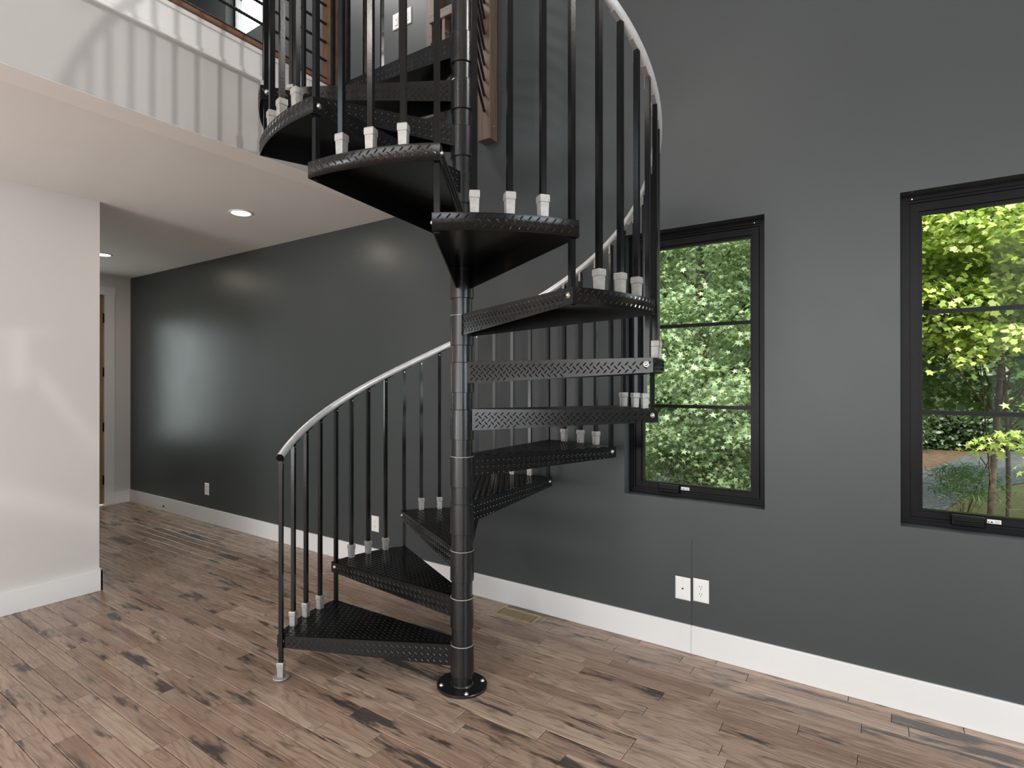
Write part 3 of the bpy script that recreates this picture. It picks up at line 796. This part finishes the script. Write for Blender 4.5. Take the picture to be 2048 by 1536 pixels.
# pale green star-leaved tree filling the left window
tree((-2.6, 11.2, GZ), 9.5, [(0, 0, 5.6, 2.6, 2.2, 3.6), (.6, -.6, 3.4, 1.4, 1.6, 1.6), (-1.2, -.4, 3.0, 1.5, 1.4, 1.6), (.2, -.9, 7.8, 2.2, 1.6, 2.2)], 2100, 34, .052, M_leafA, star,
     'tall pale green star-leaved tree filling the view of the left window', .15, (.20, .20, .08), seed=3, nbr=40, bough=9)
tree((-5.6, 14.5, GZ), 10.5, [(0, 0, 6, 2.6, 2.4, 4.2)], 420, 24, .085, M_leafA, star, 'green tree half hidden behind the star-leaved tree, to its left', .16, seed=4)
# yellow green tree in the right window, with two low sprigs
tree((1.36, 12.4, GZ), 9.6, [(-.1, -1.0, 7.2, 2.5, 1.6, 2.0), (-.2, -1.2, 6.0, 1.4, .8, .7), (.9, -1.3, 5.5, 1.7, 1.2, .8), (-.9, -.5, 5.6, 1.0, 1.1, .7), (.5, -.2, 8.8, 2.4, 2, 1.6)], 1650, 34, .055, M_leafB, maple,
     'bright yellow-green broadleaf tree in the right window, trunk near the window edge', .062, (.20, .20, .07), seed=6, nbr=18, bough=8)
tree((1.68, 13.5, GZ), 9.0, [(.8, .6, 7, 2.2, 2.0, 2.4), (.1, .5, 4.7, 2.1, 1.0, 1.1)], 520, 34, .07, M_leafC, maple, 'slim pale trunk close behind the yellow-green tree', .045, seed=8, nbr=7)
tree((2.35, 10.6, GZ), 4.6, [(-.95, 0, 3.36, .62, .22, .10), (-.75, .1, 2.98, .16, .12, .09), (-.2, 0, 4.0, .5, .5, .3)], 34, 22, .06, M_leafB, star,
     'small sapling with yellow sprigs hanging low in front of the drive', .03, (.12, .12, .05), seed=9, nbr=9, name='sapling')
tree((-.75, 19.5, GZ), 9.5, [(.4, 0, 6.4, 2.7, 2.0, 3.2), (1.2, -.4, 4.3, 1.5, 1.2, 1.1)], 620, 34, .085, M_leafA, maple, 'mid green tree behind the wall between the two windows', .16, seed=12)
# deep green woods behind
far = [(-6.9, 20.5), (-3.6, 18.0), (-1.9, 26.5), (-9.2, 27), (-4.6, 33), (4.9, 21), (7.6, 27), (0.2, 47), (4.2, 50), (8.5, 50), (-3.8, 46), (12.5, 44)]
for i, (x, y) in enumerate(far):
    low = y > 40
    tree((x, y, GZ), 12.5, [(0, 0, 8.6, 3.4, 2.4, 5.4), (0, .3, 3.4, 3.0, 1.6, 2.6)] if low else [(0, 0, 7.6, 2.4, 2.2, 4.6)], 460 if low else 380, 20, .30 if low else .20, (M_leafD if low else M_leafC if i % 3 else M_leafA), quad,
         'dense deep green woodland tree standing well behind the nearer trees', .2, (.6, .6, .26) if low else (.45, .45, .2), seed=30+i, group='woodland trees in the background', nbr=8, name='woodland_tree')
for i, (x, y, lab) in enumerate([(-1.2, 43.5, 'left'), (2.6, 46.5, 'middle'), (6.4, 48.5, 'right')]):
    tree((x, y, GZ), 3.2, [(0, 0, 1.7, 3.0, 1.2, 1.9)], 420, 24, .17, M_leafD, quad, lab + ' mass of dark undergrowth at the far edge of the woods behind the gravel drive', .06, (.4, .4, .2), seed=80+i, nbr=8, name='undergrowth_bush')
# small pine sapling near the drive
tree((1.16, 13.1, GZ), 3.1, [(0, 0, 2.45, .45, .4, .35)], 50, 24, .075, M_needle, np.array([(0, 1.4), (-.09, 0), (0, -1.2), (.09, 0)]), 'small dark pine sapling at the edge of the gravel drive', .03, (.14, .14, .06), seed=61, nbr=14, name='pine_sapling')
